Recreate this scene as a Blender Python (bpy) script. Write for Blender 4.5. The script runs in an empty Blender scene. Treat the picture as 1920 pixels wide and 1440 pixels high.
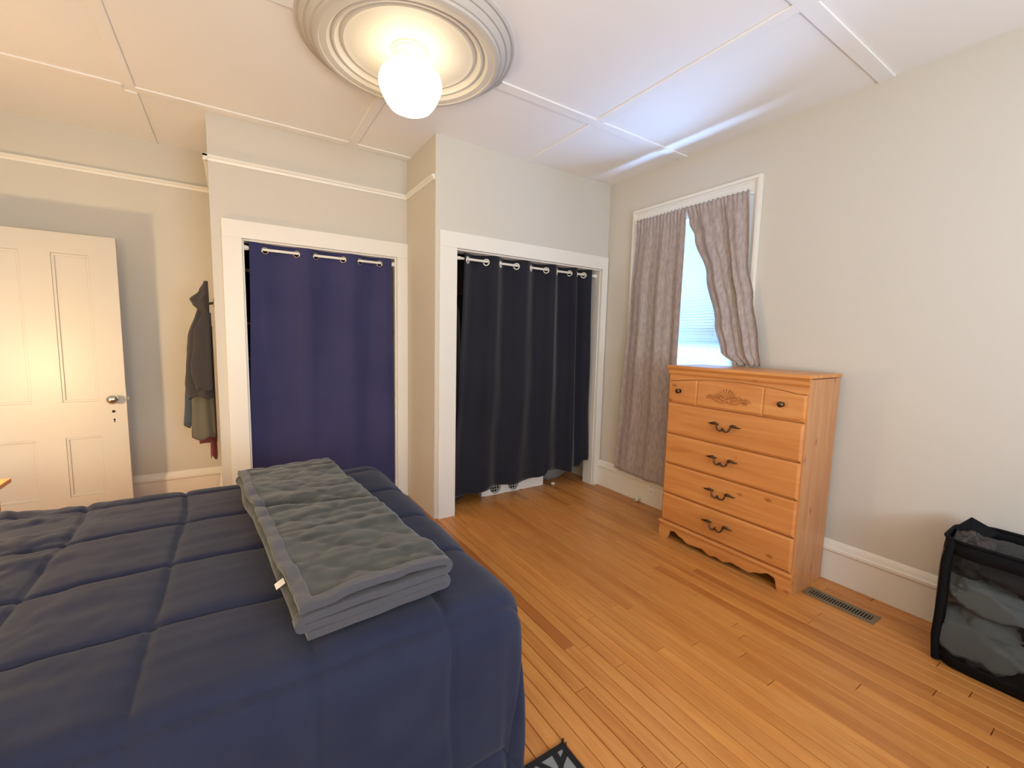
import bpy, bmesh, math, random
from math import pi, sin, cos, radians, exp, hypot
from mathutils import Vector, Matrix, noise
random.seed(7)
SC = bpy.context.scene
COL = SC.collection
# ---------------------------------------------------------------- camera
cam_d = bpy.data.cameras.new('camera'); cam = bpy.data.objects.new('camera', cam_d); COL.objects.link(cam)
yaw, pitch, roll, FPX, CAMH = -0.5758, -0.104, 0.0236, 806.963, 1.3596
Fv = Vector((-sin(yaw)*cos(pitch), cos(yaw)*cos(pitch), sin(pitch))); Rv = Vector((cos(yaw), sin(yaw), 0)); Uv = Rv.cross(Fv)
Rr = Rv*cos(roll)+Uv*sin(roll); Ur = -Rv*sin(roll)+Uv*cos(roll)
M = Matrix((Rr, Ur, -Fv)).transposed().to_4x4(); M.translation = (0, 0, CAMH)
cam.matrix_world = M
cam_d.sensor_fit = 'HORIZONTAL'; cam_d.sensor_width = 36; cam_d.lens = 36*FPX/1920; cam_d.clip_start = .02
SC.camera = cam
# ---------------------------------------------------------------- world, light, exposure
SC.view_settings.view_transform = 'Standard'; SC.view_settings.look = 'None'
SC.view_settings.gamma = 1; SC.view_settings.use_curve_mapping = False
SC.view_settings.exposure = 0.9
W = bpy.data.worlds.new('sky'); SC.world = W; W.use_nodes = True
bg = W.node_tree.nodes['Background']; bg.inputs[0].default_value = (.60, .80, 1, 1); bg.inputs[1].default_value = .9
def area(name, loc, rot, sx, sy, power, color):
    l = bpy.data.lights.new(name, 'AREA'); l.shape = 'RECTANGLE'; l.size = sx; l.size_y = sy
    l.energy = power; l.color = color
    o = bpy.data.objects.new(name, l); o.location = loc; o.rotation_euler = rot; COL.objects.link(o); return o
# daylight through the dresser-side window (lamp stands outside the glass) and through the window behind the camera, plus added fill lights
area('window_daylight', (3.16, 2.085, 1.60), (0, radians(90), 0), 1.6, .86, 3, (.62, .84, 1))
sb = area('ceiling_streak_fill', (3.44, 2.085, .62), (0, radians(163), 0), .62, 2.4, 125, (.28, .52, 1)); sb.data.spread = radians(110)  # added upward light, made up for the blue streak on the ceiling
area('rear_window_daylight', (.9, -1.53, 1.55), (radians(90), 0, 0), 1.3, 1.4, 20, (.70, .82, 1))
area('rear_fill_up', (1.1, -1.2, 1.1), Vector((.05, .60, .80)).to_track_quat('-Z', 'Y').to_euler(), 1.4, .6, 20, (.76, .85, 1))  # added cool fill behind the camera for ceiling and walls, no real fixture
area('rear_left_warm_fill', (-.6, -1.1, 1.4), Vector((-.25, .90, .36)).to_track_quat('-Z', 'Y').to_euler(), .8, .8, 26, (1, .78, .48))  # added warm fill to lift the closets and left side, no lamp there
GLOBE_E = 3.8; BULB_E = 300.0

# ---------------------------------------------------------------- materials
def rgb(r, g, b):
    f = lambda c: (c/255/12.92 if c/255 <= .04045 else ((c/255+.055)/1.055)**2.4)
    return (f(r), f(g), f(b), 1)
def mat(name, col, rough=.6, metal=0, spec=.5, sheen=0, bump=0, bscale=200, col2=None, cscale=5, det=3, stretch=None, cdist=.0):
    m = bpy.data.materials.new(name); m.use_nodes = True
    nt = m.node_tree; N = nt.nodes; L = nt.links; b = N['Principled BSDF']
    b.inputs['Roughness'].default_value = rough; b.inputs['Metallic'].default_value = metal
    b.inputs['Specular IOR Level'].default_value = spec
    b.inputs['Base Color'].default_value = col
    if sheen: b.inputs['Sheen Weight'].default_value = sheen; b.inputs['Sheen Roughness'].default_value = .5
    tc = N.new('ShaderNodeTexCoord'); mp = N.new('ShaderNodeMapping'); L.new(tc.outputs['Object'], mp.inputs[0])
    if stretch: mp.inputs['Scale'].default_value = stretch
    if col2:
        n = N.new('ShaderNodeTexNoise'); n.inputs['Scale'].default_value = cscale; n.inputs['Detail'].default_value = det
        n.inputs['Distortion'].default_value = cdist
        L.new(mp.outputs[0], n.inputs['Vector'])
        r = N.new('ShaderNodeValToRGB'); r.color_ramp.elements[0].position = .35; r.color_ramp.elements[1].position = .65
        r.color_ramp.elements[0].color = col; r.color_ramp.elements[1].color = col2
        L.new(n.outputs[0], r.inputs[0]); L.new(r.outputs[0], b.inputs['Base Color'])
    if bump:
        n2 = N.new('ShaderNodeTexNoise'); n2.inputs['Scale'].default_value = bscale; n2.inputs['Detail'].default_value = 4
        L.new(mp.outputs[0], n2.inputs['Vector'])
        bp = N.new('ShaderNodeBump'); bp.inputs['Strength'].default_value = bump; bp.inputs['Distance'].default_value = .002
        L.new(n2.outputs[0], bp.inputs['Height']); L.new(bp.outputs[0], b.inputs['Normal'])
    return m
def wood(name, light, dark, axis, rough=.35, knots=True, rnd=0.0, scale=1.0, spec=.5):
    """grain running along axis; optional knots; optional per-object tone shift"""
    m = bpy.data.materials.new(name); m.use_nodes = True
    nt = m.node_tree; N = nt.nodes; L = nt.links; b = N['Principled BSDF']
    b.inputs['Roughness'].default_value = rough; b.inputs['Specular IOR Level'].default_value = spec
    tc = N.new('ShaderNodeTexCoord'); oi = N.new('ShaderNodeObjectInfo')
    ad = N.new('ShaderNodeVectorMath'); ad.operation = 'MULTIPLY_ADD'
    L.new(oi.outputs['Random'], ad.inputs[0]); ad.inputs[1].default_value = (17, 31, 23); L.new(tc.outputs['Object'], ad.inputs[2])
    mp = N.new('ShaderNodeMapping'); sc = [22*scale, 22*scale, 22*scale]; sc[axis] = 1.6*scale; mp.inputs['Scale'].default_value = sc
    L.new(ad.outputs[0], mp.inputs[0])
    n = N.new('ShaderNodeTexNoise'); n.inputs['Scale'].default_value = 1.0; n.inputs['Detail'].default_value = 5; n.inputs['Distortion'].default_value = .8
    L.new(mp.outputs[0], n.inputs['Vector'])
    r = N.new('ShaderNodeValToRGB'); r.color_ramp.elements[0].position = .3; r.color_ramp.elements[1].position = .72
    r.color_ramp.elements[0].color = dark; r.color_ramp.elements[1].color = light
    L.new(n.outputs[0], r.inputs[0]); out = r.outputs[0]
    if knots:
        mk = N.new('ShaderNodeMapping'); s2 = [8.5, 8.5, 8.5]; s2[axis] = 5.0; mk.inputs['Scale'].default_value = s2; L.new(ad.outputs[0], mk.inputs[0])
        v = N.new('ShaderNodeTexVoronoi'); v.inputs['Scale'].default_value = 1.0; v.inputs['Randomness'].default_value = 1; L.new(mk.outputs[0], v.inputs['Vector'])
        kr = N.new('ShaderNodeValToRGB'); kr.color_ramp.elements[0].position = .05; kr.color_ramp.elements[1].position = .13
        kr.color_ramp.elements[0].color = (.8, .8, .8, 1); kr.color_ramp.elements[1].color = (0, 0, 0, 1)
        L.new(v.outputs['Distance'], kr.inputs[0])
        mx = N.new('ShaderNodeMix'); mx.data_type = 'RGBA'; L.new(kr.outputs[0], mx.inputs[0]); L.new(out, mx.inputs[6])
        mx.inputs[7].default_value = (dark[0]*.55, dark[1]*.42, dark[2]*.4, 1); out = mx.outputs[2]
    if rnd:
        rr = N.new('ShaderNodeValToRGB'); e = rr.color_ramp.elements
        e[0].position = 0; e[0].color = (1.08, 1.06, 1.0, 1); e[1].position = 1; e[1].color = (.70, .56, .46, 1)
        for p, c in ((.35, (1, 1, .97)), (.66, (.96, .93, .88)), (.86, (.86, .78, .70))):
            q = e.new(p); q.color = (*c, 1)
        L.new(oi.outputs['Random'], rr.inputs[0])
        m2 = N.new('ShaderNodeMix'); m2.data_type = 'RGBA'; m2.blend_type = 'MULTIPLY'; m2.inputs[0].default_value = rnd
        L.new(out, m2.inputs[6]); L.new(rr.outputs[0], m2.inputs[7]); out = m2.outputs[2]
    L.new(out, b.inputs['Base Color'])
    bp = N.new('ShaderNodeBump'); bp.inputs['Strength'].default_value = .08; bp.inputs['Distance'].default_value = .001
    L.new(n.outputs[0], bp.inputs['Height']); L.new(bp.outputs[0], b.inputs['Normal'])
    return m
def emis(name, col, s):
    m = bpy.data.materials.new(name); m.use_nodes = True; b = m.node_tree.nodes['Principled BSDF']
    b.inputs['Base Color'].default_value = (.8, .8, .8, 1); b.inputs['Emission Color'].default_value = col; b.inputs['Emission Strength'].default_value = s
    return m
WALL = mat('wall_paint', rgb(207, 202, 191), .75, spec=.25, bump=.10, bscale=180)
CEIL = mat('ceiling_paint', rgb(238, 236, 232), .75, spec=.25, bump=.06, bscale=60)
TRIM = mat('trim_paint', rgb(232, 228, 218), .38, bump=.03, bscale=40)
DOORP = mat('door_paint', rgb(196, 190, 178), .42, bump=.04, bscale=50)
PLASTER = mat('plaster_white', rgb(196, 191, 182), .55)
FLOORW = wood('floor_wood', rgb(208, 146, 78), rgb(188, 120, 58), 1, rough=.33, knots=False, rnd=1.0, scale=1.5)
GAPM = mat('floor_gap', rgb(58, 34, 18), .9)
PINE_Y = wood('pine_horizontal', rgb(218, 152, 86), rgb(196, 124, 62), 1, rough=.38)
PINE_Z_SHADED = wood('pine_vertical_shaded', rgb(206, 150, 98), rgb(184, 122, 76), 2, rough=.38)  # upright grain; duller tone puts the shade of the dresser sides into the colour
CARVE = mat('pine_carving', rgb(192, 126, 66), .42)
IRON = mat('antique_brass', rgb(96, 78, 60), .32, metal=.9)
SILVER = mat('nickel', rgb(200, 192, 180), .22, metal=1)
DARKM = mat('dark_hole', rgb(22, 18, 16), .9)
NAVY1 = mat('navy_curtain', rgb(52, 53, 92), .8, spec=.2, sheen=.25, bump=.25, bscale=500, col2=rgb(58, 58, 98), cscale=3)
NAVY2 = mat('black_navy_curtain', rgb(23, 24, 37), .75, spec=.25, sheen=.2, bump=.25, bscale=500, col2=rgb(27, 28, 40), cscale=3)
GREYC = mat('taupe_linen', rgb(178, 166, 161), .85, spec=.15, sheen=.15, bump=.6, bscale=350, col2=rgb(158, 146, 142), cscale=60, stretch=(1, 1, .35))
COMF = mat('navy_comforter', rgb(41, 45, 66), .88, spec=.1, sheen=.12, bump=.5, bscale=420, col2=rgb(36, 40, 62), cscale=7)
PLUSH = mat('grey_plush', rgb(45, 49, 48), .85, spec=.15, sheen=.25, bump=.5, bscale=160, col2=rgb(64, 68, 65), cscale=9, cdist=1.5)
PLUSHB = mat('grey_binding', rgb(72, 72, 80), .9, spec=.1, sheen=.3, bump=.8, bscale=420)
MATTR = mat('mattress_ticking', rgb(215, 213, 208), .8)
WHITEP = mat('white_plastic', rgb(236, 233, 226), .35)
RODW = mat('white_rod', rgb(238, 234, 222), .3)
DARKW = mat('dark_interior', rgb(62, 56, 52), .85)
SHELFW = mat('closet_shelf', rgb(150, 135, 118), .7)
BLK = mat('black_nylon', rgb(11, 11, 14), .8, spec=.2, bump=.3, bscale=300)
VENT = mat('vent_bronze', rgb(128, 112, 88), .45, metal=.3)
def translucent(name, col, tr):
    m = bpy.data.materials.new(name); m.use_nodes = True; nt = m.node_tree; N = nt.nodes; L = nt.links
    b = N['Principled BSDF']; b.inputs['Base Color'].default_value = col; b.inputs['Roughness'].default_value = .5
    t = N.new('ShaderNodeBsdfTranslucent'); t.inputs[0].default_value = col; mx = N.new('ShaderNodeMixShader'); mx.inputs[0].default_value = tr
    L.new(b.outputs[0], mx.inputs[1]); L.new(t.outputs[0], mx.inputs[2]); L.new(mx.outputs[0], N['Material Output'].inputs[0]); return m
SLAT = translucent('blind_slat', (.58, .70, .76, 1), .45)
def glassm():
    m = bpy.data.materials.new('window_glass'); m.use_nodes = True; nt = m.node_tree; N = nt.nodes; L = nt.links
    t = N.new('ShaderNodeBsdfTransparent'); g = N.new('ShaderNodeBsdfGlossy'); g.inputs['Roughness'].default_value = .02
    mx = N.new('ShaderNodeMixShader'); mx.inputs[0].default_value = .06
    L.new(t.outputs[0], mx.inputs[1]); L.new(g.outputs[0], mx.inputs[2]); L.new(mx.outputs[0], N['Material Output'].inputs[0]); return m
GLASS = glassm()
def netm():
    m = bpy.data.materials.new('black_mesh_net'); m.use_nodes = True; nt = m.node_tree; N = nt.nodes; L = nt.links
    b = N['Principled BSDF']; b.inputs['Base Color'].default_value = rgb(8, 8, 10); b.inputs['Roughness'].default_value = .7
    t = N.new('ShaderNodeBsdfTransparent'); mx = N.new('ShaderNodeMixShader'); mx.inputs[0].default_value = .32
    L.new(t.outputs[0], mx.inputs[1]); L.new(b.outputs[0], mx.inputs[2]); L.new(mx.outputs[0], N['Material Output'].inputs[0]); return m
NET = netm()

# ---------------------------------------------------------------- helpers
def link(name, me, m, parent=None, smooth=False, mats=None):
    o = bpy.data.objects.new(name, me); COL.objects.link(o)
    for q in (mats or [m]): me.materials.append(q)
    if smooth:
        me.polygons.foreach_set('use_smooth', [True]*len(me.polygons))
    if parent: o.parent = parent
    return o
def mesh(name, V, F, m, parent=None, smooth=False):
    me = bpy.data.meshes.new(name); me.from_pydata([tuple(v) for v in V], [], F); me.validate(); me.update()
    return link(name, me, m, parent, smooth)
def auto(o, ang=40):
    me = o.data; me.polygons.foreach_set('use_smooth', [True]*len(me.polygons)); me.set_sharp_from_angle(angle=radians(ang)); return o
class MB:
    def __init__(s): s.V = []; s.F = []
    def box(s, x0, x1, y0, y1, z0, z1):
        n = len(s.V); s.V += [(x, y, z) for x in (x0, x1) for y in (y0, y1) for z in (z0, z1)]
        s.F += [tuple(n+i for i in f) for f in ((0, 1, 3, 2), (4, 6, 7, 5), (0, 4, 5, 1), (2, 3, 7, 6), (0, 2, 6, 4), (1, 5, 7, 3))]
        return s
    def add(s, V, F):
        n = len(s.V); s.V += [tuple(v) for v in V]; s.F += [tuple(n+i for i in f) for f in F]; return s
    def tube(s, pts, r, n=8, caps=True, closed=False):
        pts = [Vector(p) for p in pts]; k = len(pts); rr = r if isinstance(r, (list, tuple)) else [r]*k
        V = []; F = []; up = None
        for i, p in enumerate(pts):
            if closed: t = (pts[(i+1) % k]-pts[i-1]).normalized()
            else: t = (pts[min(i+1, k-1)]-pts[max(i-1, 0)]).normalized()
            if up is None:
                a = Vector((0, 0, 1)) if abs(t.z) < .9 else Vector((1, 0, 0)); up = (a-t*a.dot(t)).normalized()
            else: up = (up-t*up.dot(t)).normalized()
            s2 = t.cross(up)
            V += [p+(up*cos(2*pi*j/n)+s2*sin(2*pi*j/n))*rr[i] for j in range(n)]
        for i in range(k if closed else k-1):
            a = i*n; b = ((i+1) % k)*n
            F += [(a+j, a+(j+1) % n, b+(j+1) % n, b+j) for j in range(n)]
        if caps and not closed: F += [tuple(range(n-1, -1, -1)), tuple((k-1)*n+j for j in range(n))]
        return s.add(V, F)
    def lathe(s, prof, c=(0, 0, 0), n=48, axis='z', capends=True):
        V = []; F = []; k = len(prof)
        for r, h in prof:
            for j in range(n):
                a = 2*pi*j/n; p = (r*cos(a), r*sin(a), h)
                if axis == 'x': p = (p[2], p[0], p[1])
                elif axis == 'y': p = (p[0], p[2], p[1])
                V.append((p[0]+c[0], p[1]+c[1], p[2]+c[2]))
        for i in range(k-1):
            F += [(i*n+j, i*n+(j+1) % n, (i+1)*n+(j+1) % n, (i+1)*n+j) for j in range(n)]
        if capends: F += [tuple(range(n-1, -1, -1)), tuple((k-1)*n+j for j in range(n))]
        return s.add(V, F)
    def prism(s, poly, axis, a0, a1):
        """poly: 2D points in the plane of the two other axes (in x,y,z order)"""
        V = []
        for a in (a0, a1):
            for p in poly:
                q = list(p); q.insert(axis, a); V.append(q)
        k = len(poly); F = [tuple(range(k)), tuple(range(2*k-1, k-1, -1))]
        F += [(j, j+k, (j+1) % k+k, (j+1) % k) for j in range(k)]
        return s.add(V, F)
    def build(s, name, m, parent=None, bevel=0, smooth=0, seg=2):
        me = bpy.data.meshes.new(name); me.from_pydata(s.V, [], s.F)
        bm = bmesh.new(); bm.from_mesh(me); bmesh.ops.recalc_face_normals(bm, faces=bm.faces); bm.to_mesh(me); bm.free()
        o = link(name, me, m, parent)
        if bevel:
            md = o.modifiers.new('bevel', 'BEVEL'); md.width = bevel; md.segments = seg; md.limit_method = 'ANGLE'; md.angle_limit = radians(40)
        if smooth: auto(o, smooth)
        return o
def tag(o, label=None, cat=None, group=None, kind=None):
    if label: o['label'] = label
    if cat: o['category'] = cat
    if group: o['group'] = group
    if kind: o['kind'] = kind
    return o
def empty(name, loc, label, cat, group=None):
    o = bpy.data.objects.new(name, None); o.location = loc; COL.objects.link(o); o.empty_display_size = .1
    return tag(o, label, cat, group)
def keep(ob, parent):
    """parent meshes that are written in world coordinates to a thing's Empty"""
    ob.parent = parent; ob.matrix_parent_inverse = Matrix.Translation(-Vector(parent.location)); return ob
def grid(nu, nv, fn, hole=None):
    V = [fn(i/(nu-1), j/(nv-1)) for j in range(nv) for i in range(nu)]
    F = []
    for j in range(nv-1):
        for i in range(nu-1):
            f = (j*nu+i, j*nu+i+1, (j+1)*nu+i+1, (j+1)*nu+i)
            if hole and hole([V[q] for q in f]): continue
            F.append(f)
    return V, F
def interp(pts, x):
    if x <= pts[0][0]: return pts[0][1]
    for (a, b), (c, d) in zip(pts, pts[1:]):
        if x <= c:
            t = (x-a)/(c-a); t = t*t*(3-2*t); return b+(d-b)*t
    return pts[-1][1]
def nz(x, y, z=0, s=1): return noise.noise(Vector((x*s, y*s, z*s)))

# ================================================================= SETTING
H = 2.75; XL, XR, YB = -1.55, 2.90, -1.60; Y0, Y1, Y2 = 4.288, 3.50, 2.915; XA, XB = -.093, 1.222
def struct(mb, name, m, **k): return tag(mb.build(name, m, **k), kind='structure')
struct(MB().box(XL-.1, XR+.1, YB-.1, Y0+.1, H, H+.1), 'ceiling', CEIL)
struct(MB().box(XL-.1, XA, Y0, Y0+.1, 0, H), 'wall_back', WALL)
# left wall with a doorway behind the door leaf
struct(MB().box(XL-.1, XL, YB, 3.12, 0, H).box(XL-.1, XL, 3.96, Y0, 0, H).box(XL-.1, XL, 3.12, 3.96, 2.02, H), 'wall_left', WALL)
struct(MB().box(XL-.75, XL-.65, 2.9, 4.2, 0, H), 'wall_hall', WALL)
# rear wall with a window opening
struct(MB().box(XL-.1, .2, YB-.1, YB, 0, H).box(1.6, XR+.1, YB-.1, YB, 0, H).box(.2, 1.6, YB-.1, YB, 0, .85).box(.2, 1.6, YB-.1, YB, 2.25, H), 'wall_rear', WALL)
# right wall with the window opening
WY0, WY1, WZ0, WZ1 = 1.665, 2.50, .80, 2.335
struct(MB().box(XR, XR+.16, YB-.1, WY0, 0, H).box(XR, XR+.16, WY1, Y2+.75, 0, H).box(XR, XR+.16, WY0, WY1, 0, WZ0).box(XR, XR+.16, WY0, WY1, WZ1, H), 'wall_right', WALL)
# closet boxes
struct(MB().box(XA, .072, Y1, Y1+.10, 0, H).box(1.133, XB+.1, Y1, Y1+.1, 0, H).box(.072, 1.133, Y1, Y1+.1, 1.99, H), 'wall_closet_left', WALL)
struct(MB().box(XA, XA+.08, Y1+.1, Y0, 0, H), 'wall_closet_side', WALL)
struct(MB().box(XB, 1.380, Y2, Y2+.11, 0, H).box(2.826, XR, Y2, Y2+.11, 0, H).box(1.380, 2.826, Y2, Y2+.11, 2.005, H), 'wall_closet_right', WALL)
struct(MB().box(XB, XB+.1, Y2+.11, Y1, 0, H), 'wall_closet_return', WALL)
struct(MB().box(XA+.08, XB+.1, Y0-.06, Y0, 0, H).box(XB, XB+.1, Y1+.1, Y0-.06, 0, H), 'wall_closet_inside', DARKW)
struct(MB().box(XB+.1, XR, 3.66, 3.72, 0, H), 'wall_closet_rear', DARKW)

# floor: slab, single boards in view, far ends joined
floor = struct(MB().box(XL-.75, XR+.1, YB-.1, Y0+.1, -.06, -.012), 'floor', GAPM)
BW = .0572; rb = random.Random(21)
def board(m_, x, y0, y1, z):
    g = .0011; b = .0018
    x0, x1 = x+g, x+BW-g; y0 += g; y1 -= g
    n = len(m_.V)
    m_.V += [(x0, y0, -.012), (x1, y0, -.012), (x1, y1, -.012), (x0, y1, -.012), (x0, y0, z-b), (x1, y0, z-b), (x1, y1, z-b), (x0, y1, z-b),
             (x0+b, y0+b, z), (x1-b, y0+b, z), (x1-b, y1-b, z), (x0+b, y1-b, z)]
    m_.F += [tuple(n+i for i in f) for f in ((0, 1, 5, 4), (1, 2, 6, 5), (2, 3, 7, 6), (3, 0, 4, 7), (4, 5, 9, 8), (5, 6, 10, 9), (6, 7, 11, 10), (7, 4, 8, 11), (8, 9, 10, 11))]
rest = MB(); x = XR-BW-.002; i = 0; nb = 0
while x > XL-.7:
    y = YB + rb.uniform(-1.2, 0)
    while y < Y0:
        ln = rb.choice((.7, .9, 1.2, 1.6, 2.0, 2.4))*rb.uniform(.85, 1.15); ye = y+ln
        a, c = max(y, YB), min(ye, Y0)
        if c-a > .02:
            z = -.0008*rb.random()
            if x > .55 and c > .05 and a < 3.66 and nb < 290:
                m_ = MB(); board(m_, x, a, c, z); m_.build('floorboard', FLOORW, floor); nb += 1
            else: board(rest, x, a, c, z)
        y = ye
    x -= BW; i += 1
r_ = rest.build('floorboard', FLOORW, floor); r_['kind'] = 'stuff'

# ceiling battens
def batten(x0, x1, y0, y1, n):
    return tag(MB().box(x0, x1, y0, y1, H-.009, H).build('trim_%d' % n, CEIL, bevel=.002), kind='structure')
k = 1
for xc, segs in ((-.445, ((YB, .93), (1.0, 2.14), (2.205, 3.40), (3.475, Y0))), (.785, ((YB, .93), (1.0, 1.66), (2.66, 3.395))), (2.005, ((YB, .93), (1.0, 2.14), (2.21, Y2)))):
    for a, b in segs: batten(xc-.03, xc+.03, a, b, k); k += 1
for yc in (.965, 2.172):
    for a, b in (((XL, .285), (1.28, XR)) if yc > 2 else ((XL, XR),)):
        batten(a, b, yc-.035, yc+.035, k); k += 1
for a, b in ((XL, -.475), (-.415, .755), (.815, XB)): batten(a, b, 3.40, 3.462 if a > -.5 else 3.46, k); k += 1
# picture rails
def rail_x(x0, x1, y, n, zr=2.468):
    m_ = MB().prism([(y, zr-.018), (y-.010, zr-.018), (y-.014, zr-.004), (y-.024, zr+.004), (y-.024, zr+.016), (y, zr+.02)], 0, x0, x1)
    return tag(m_.build('trim_%d' % n, TRIM), kind='structure')
def rail_y(y0, y1, x, n, zr=2.468):
    m_ = MB().prism([(x, zr-.018), (x-.010, zr-.018), (x-.014, zr-.004), (x-.024, zr+.004), (x-.024, zr+.016), (x, zr+.02)], 1, y0, y1)
    return tag(m_.build('trim_%d' % n, TRIM), kind='structure')
rail_x(XL, XA, Y0, k); k += 1
rail_x(XA-.024, XB, Y1, k); k += 1
rail_y(Y1-.024, Y0-.02, XA, k); k += 1
rail_y(Y2+.01, Y1-.02, XB, k); k += 1
# baseboards
BP = [(0, 0), (.020, 0), (.020, .175), (.030, .182), (.030, .198), (.022, .204), (.017, .222), (.008, .238), (0, .24)]
def base_y(x, y0, y1, s, name):
    tag(MB().prism([(x-s*a, b) for a, b in BP], 1, y0, y1).build(name, TRIM, bevel=.0015), kind='structure')
def base_x(y, x0, x1, s, name):
    tag(MB().prism([(y-s*a, b) for a, b in BP], 0, x0, x1).build(name, TRIM, bevel=.0015), kind='structure')
base_y(XR, YB, Y2-.022, 1, 'baseboard_right')
base_x(Y0, XL, XA, 1, 'baseboard_back')
base_y(XA, Y1+.0, Y0-.03, 1, 'baseboard_closet')
base_y(XL, YB, 3.02, -1, 'baseboard_left')
base_x(YB, XL+.03, XR-.03, -1, 'baseboard_rear')
# closet casings
def casing(name, xo0, xi0, xi1, xo1, y, zi, zo, t=.022, j=.12):
    m_ = MB().box(xo0, xi0, y-t, y, 0, zi).box(xi1, xo1, y-t, y, 0, zi).box(xo0, xo1, y-t, y, zi, zo)
    # jamb lining inside the opening
    m_.box(xi0, xi0+.012, y, y+j, 0, zi-.012).box(xi1-.012, xi1, y, y+j, 0, zi-.012).box(xi0, xi1, y, y+j, zi-.012, zi)
    return tag(m_.build(name, TRIM, bevel=.002), kind='structure')
casing('trim_40', -.036, .076, 1.133, XB-.001, Y1, 1.99, 2.104)
casing('trim_41', XB+.028, 1.382, 2.824, XR-.008, Y2, 2.003, 2.112)

# window 1
win = tag(bpy.data.objects.new('window_1', None), kind='structure'); win.location = (XR, 2.083, WZ0); COL.objects.link(win)
WO0, WO1, WOT = 1.556, 2.608, 2.448
m_ = MB()
for a, b in ((WO0, WY0), (WY1, WO1)):
    m_.box(XR-.020, XR, a, b, WZ0, WOT-.105)
m_.box(XR-.020, XR, WO0, WO1, WOT-.105, WOT)
m_.box(XR-.034, XR-.018, WO0, WO0+.022, WZ0, WOT-.022).box(XR-.034, XR-.018, WO1-.022, WO1, WZ0, WOT-.022).box(XR-.034, XR-.018, WO0, WO1, WOT-.022, WOT)
m_.box(XR-.026, XR-.018, WO0+.022, WO0+.036, WZ0, WOT-.036).box(XR-.026, XR-.018, WO1-.036, WO1-.022, WZ0, WOT-.036).box(XR-.026, XR-.018, WO0+.022, WO1-.022, WOT-.036, WOT-.022)
keep(m_.build('window_casing', TRIM, bevel=.002), win)
keep(MB().box(XR-.03, XR+.05, WO0-.03, WO1+.03, WZ0-.028, WZ0).box(XR-.016, XR, WO0, WO1, WZ0-.12, WZ0-.028).build('window_sill', TRIM, bevel=.003), win)
sx = XR+.085
m_ = MB().box(sx, sx+.03, WY0, WY0+.05, WZ0, WZ1).box(sx, sx+.03, WY1-.05, WY1, WZ0, WZ1).box(sx, sx+.03, WY0, WY1, WZ1-.05, WZ1)
keep(m_.build('sash_frame', TRIM), win)
m_ = MB().box(sx-.03, sx, WY0, WY0+.05, WZ0, 1.40).box(sx-.03, sx, WY1-.05, WY1, WZ0, 1.40).box(sx-.03, sx+.02, WY0, WY1, 1.33, 1.40).box(sx-.03, sx, WY0, WY1, WZ0, WZ0+.07)
keep(m_.build('sash_frame', TRIM), win)
keep(MB().box(sx+.012, sx+.015, WY0+.04, WY1-.04, 1.36, WZ1-.04).build('window_pane', GLASS), win)
keep(MB().box(sx-.018, sx-.015, WY0+.04, WY1-.04, WZ0+.06, 1.36).build('window_pane', GLASS), win)
keep(MB().box(XR, XR+.08, WY0, WY0+.008, WZ0, WZ1).box(XR, XR+.08, WY1-.008, WY1, WZ0, WZ1).box(XR, XR+.08, WY0, WY1, WZ1-.008, WZ1).build('window_jamb', TRIM), win)

# ================================================================= BIG THINGS
# ---- bed
bed = empty('bed', (-.4, 1.78, 0), 'low bed under the navy comforter, its mattress hidden by the cover', 'bed')
BX0, BX1, BY0, BY1 = -1.42, .58, 1.07, 2.50
keep(MB().box(BX0, BX1-.02, BY0+.02, BY1-.02, .22, .34).build('bed_frame', DARKW, bevel=.01), bed)
keep(MB().box(BX0, BX1, BY0, BY1, .345, .585).build('mattress', MATTR, bevel=.05, seg=4), bed)
for xx in (BX0+.06, BX1-.12):
    for yy in (BY0+.1, BY1-.1):
        keep(MB().lathe([(.022, 0), (.03, .22)], (xx, yy, 0), 12).build('leg', DARKW), bed)
keep(MB().box(XL+.02, BX0-.005, BY0-.02, BY1+.02, .1, 1.05).build('headboard', DARKW, bevel=.01), bed)

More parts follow.
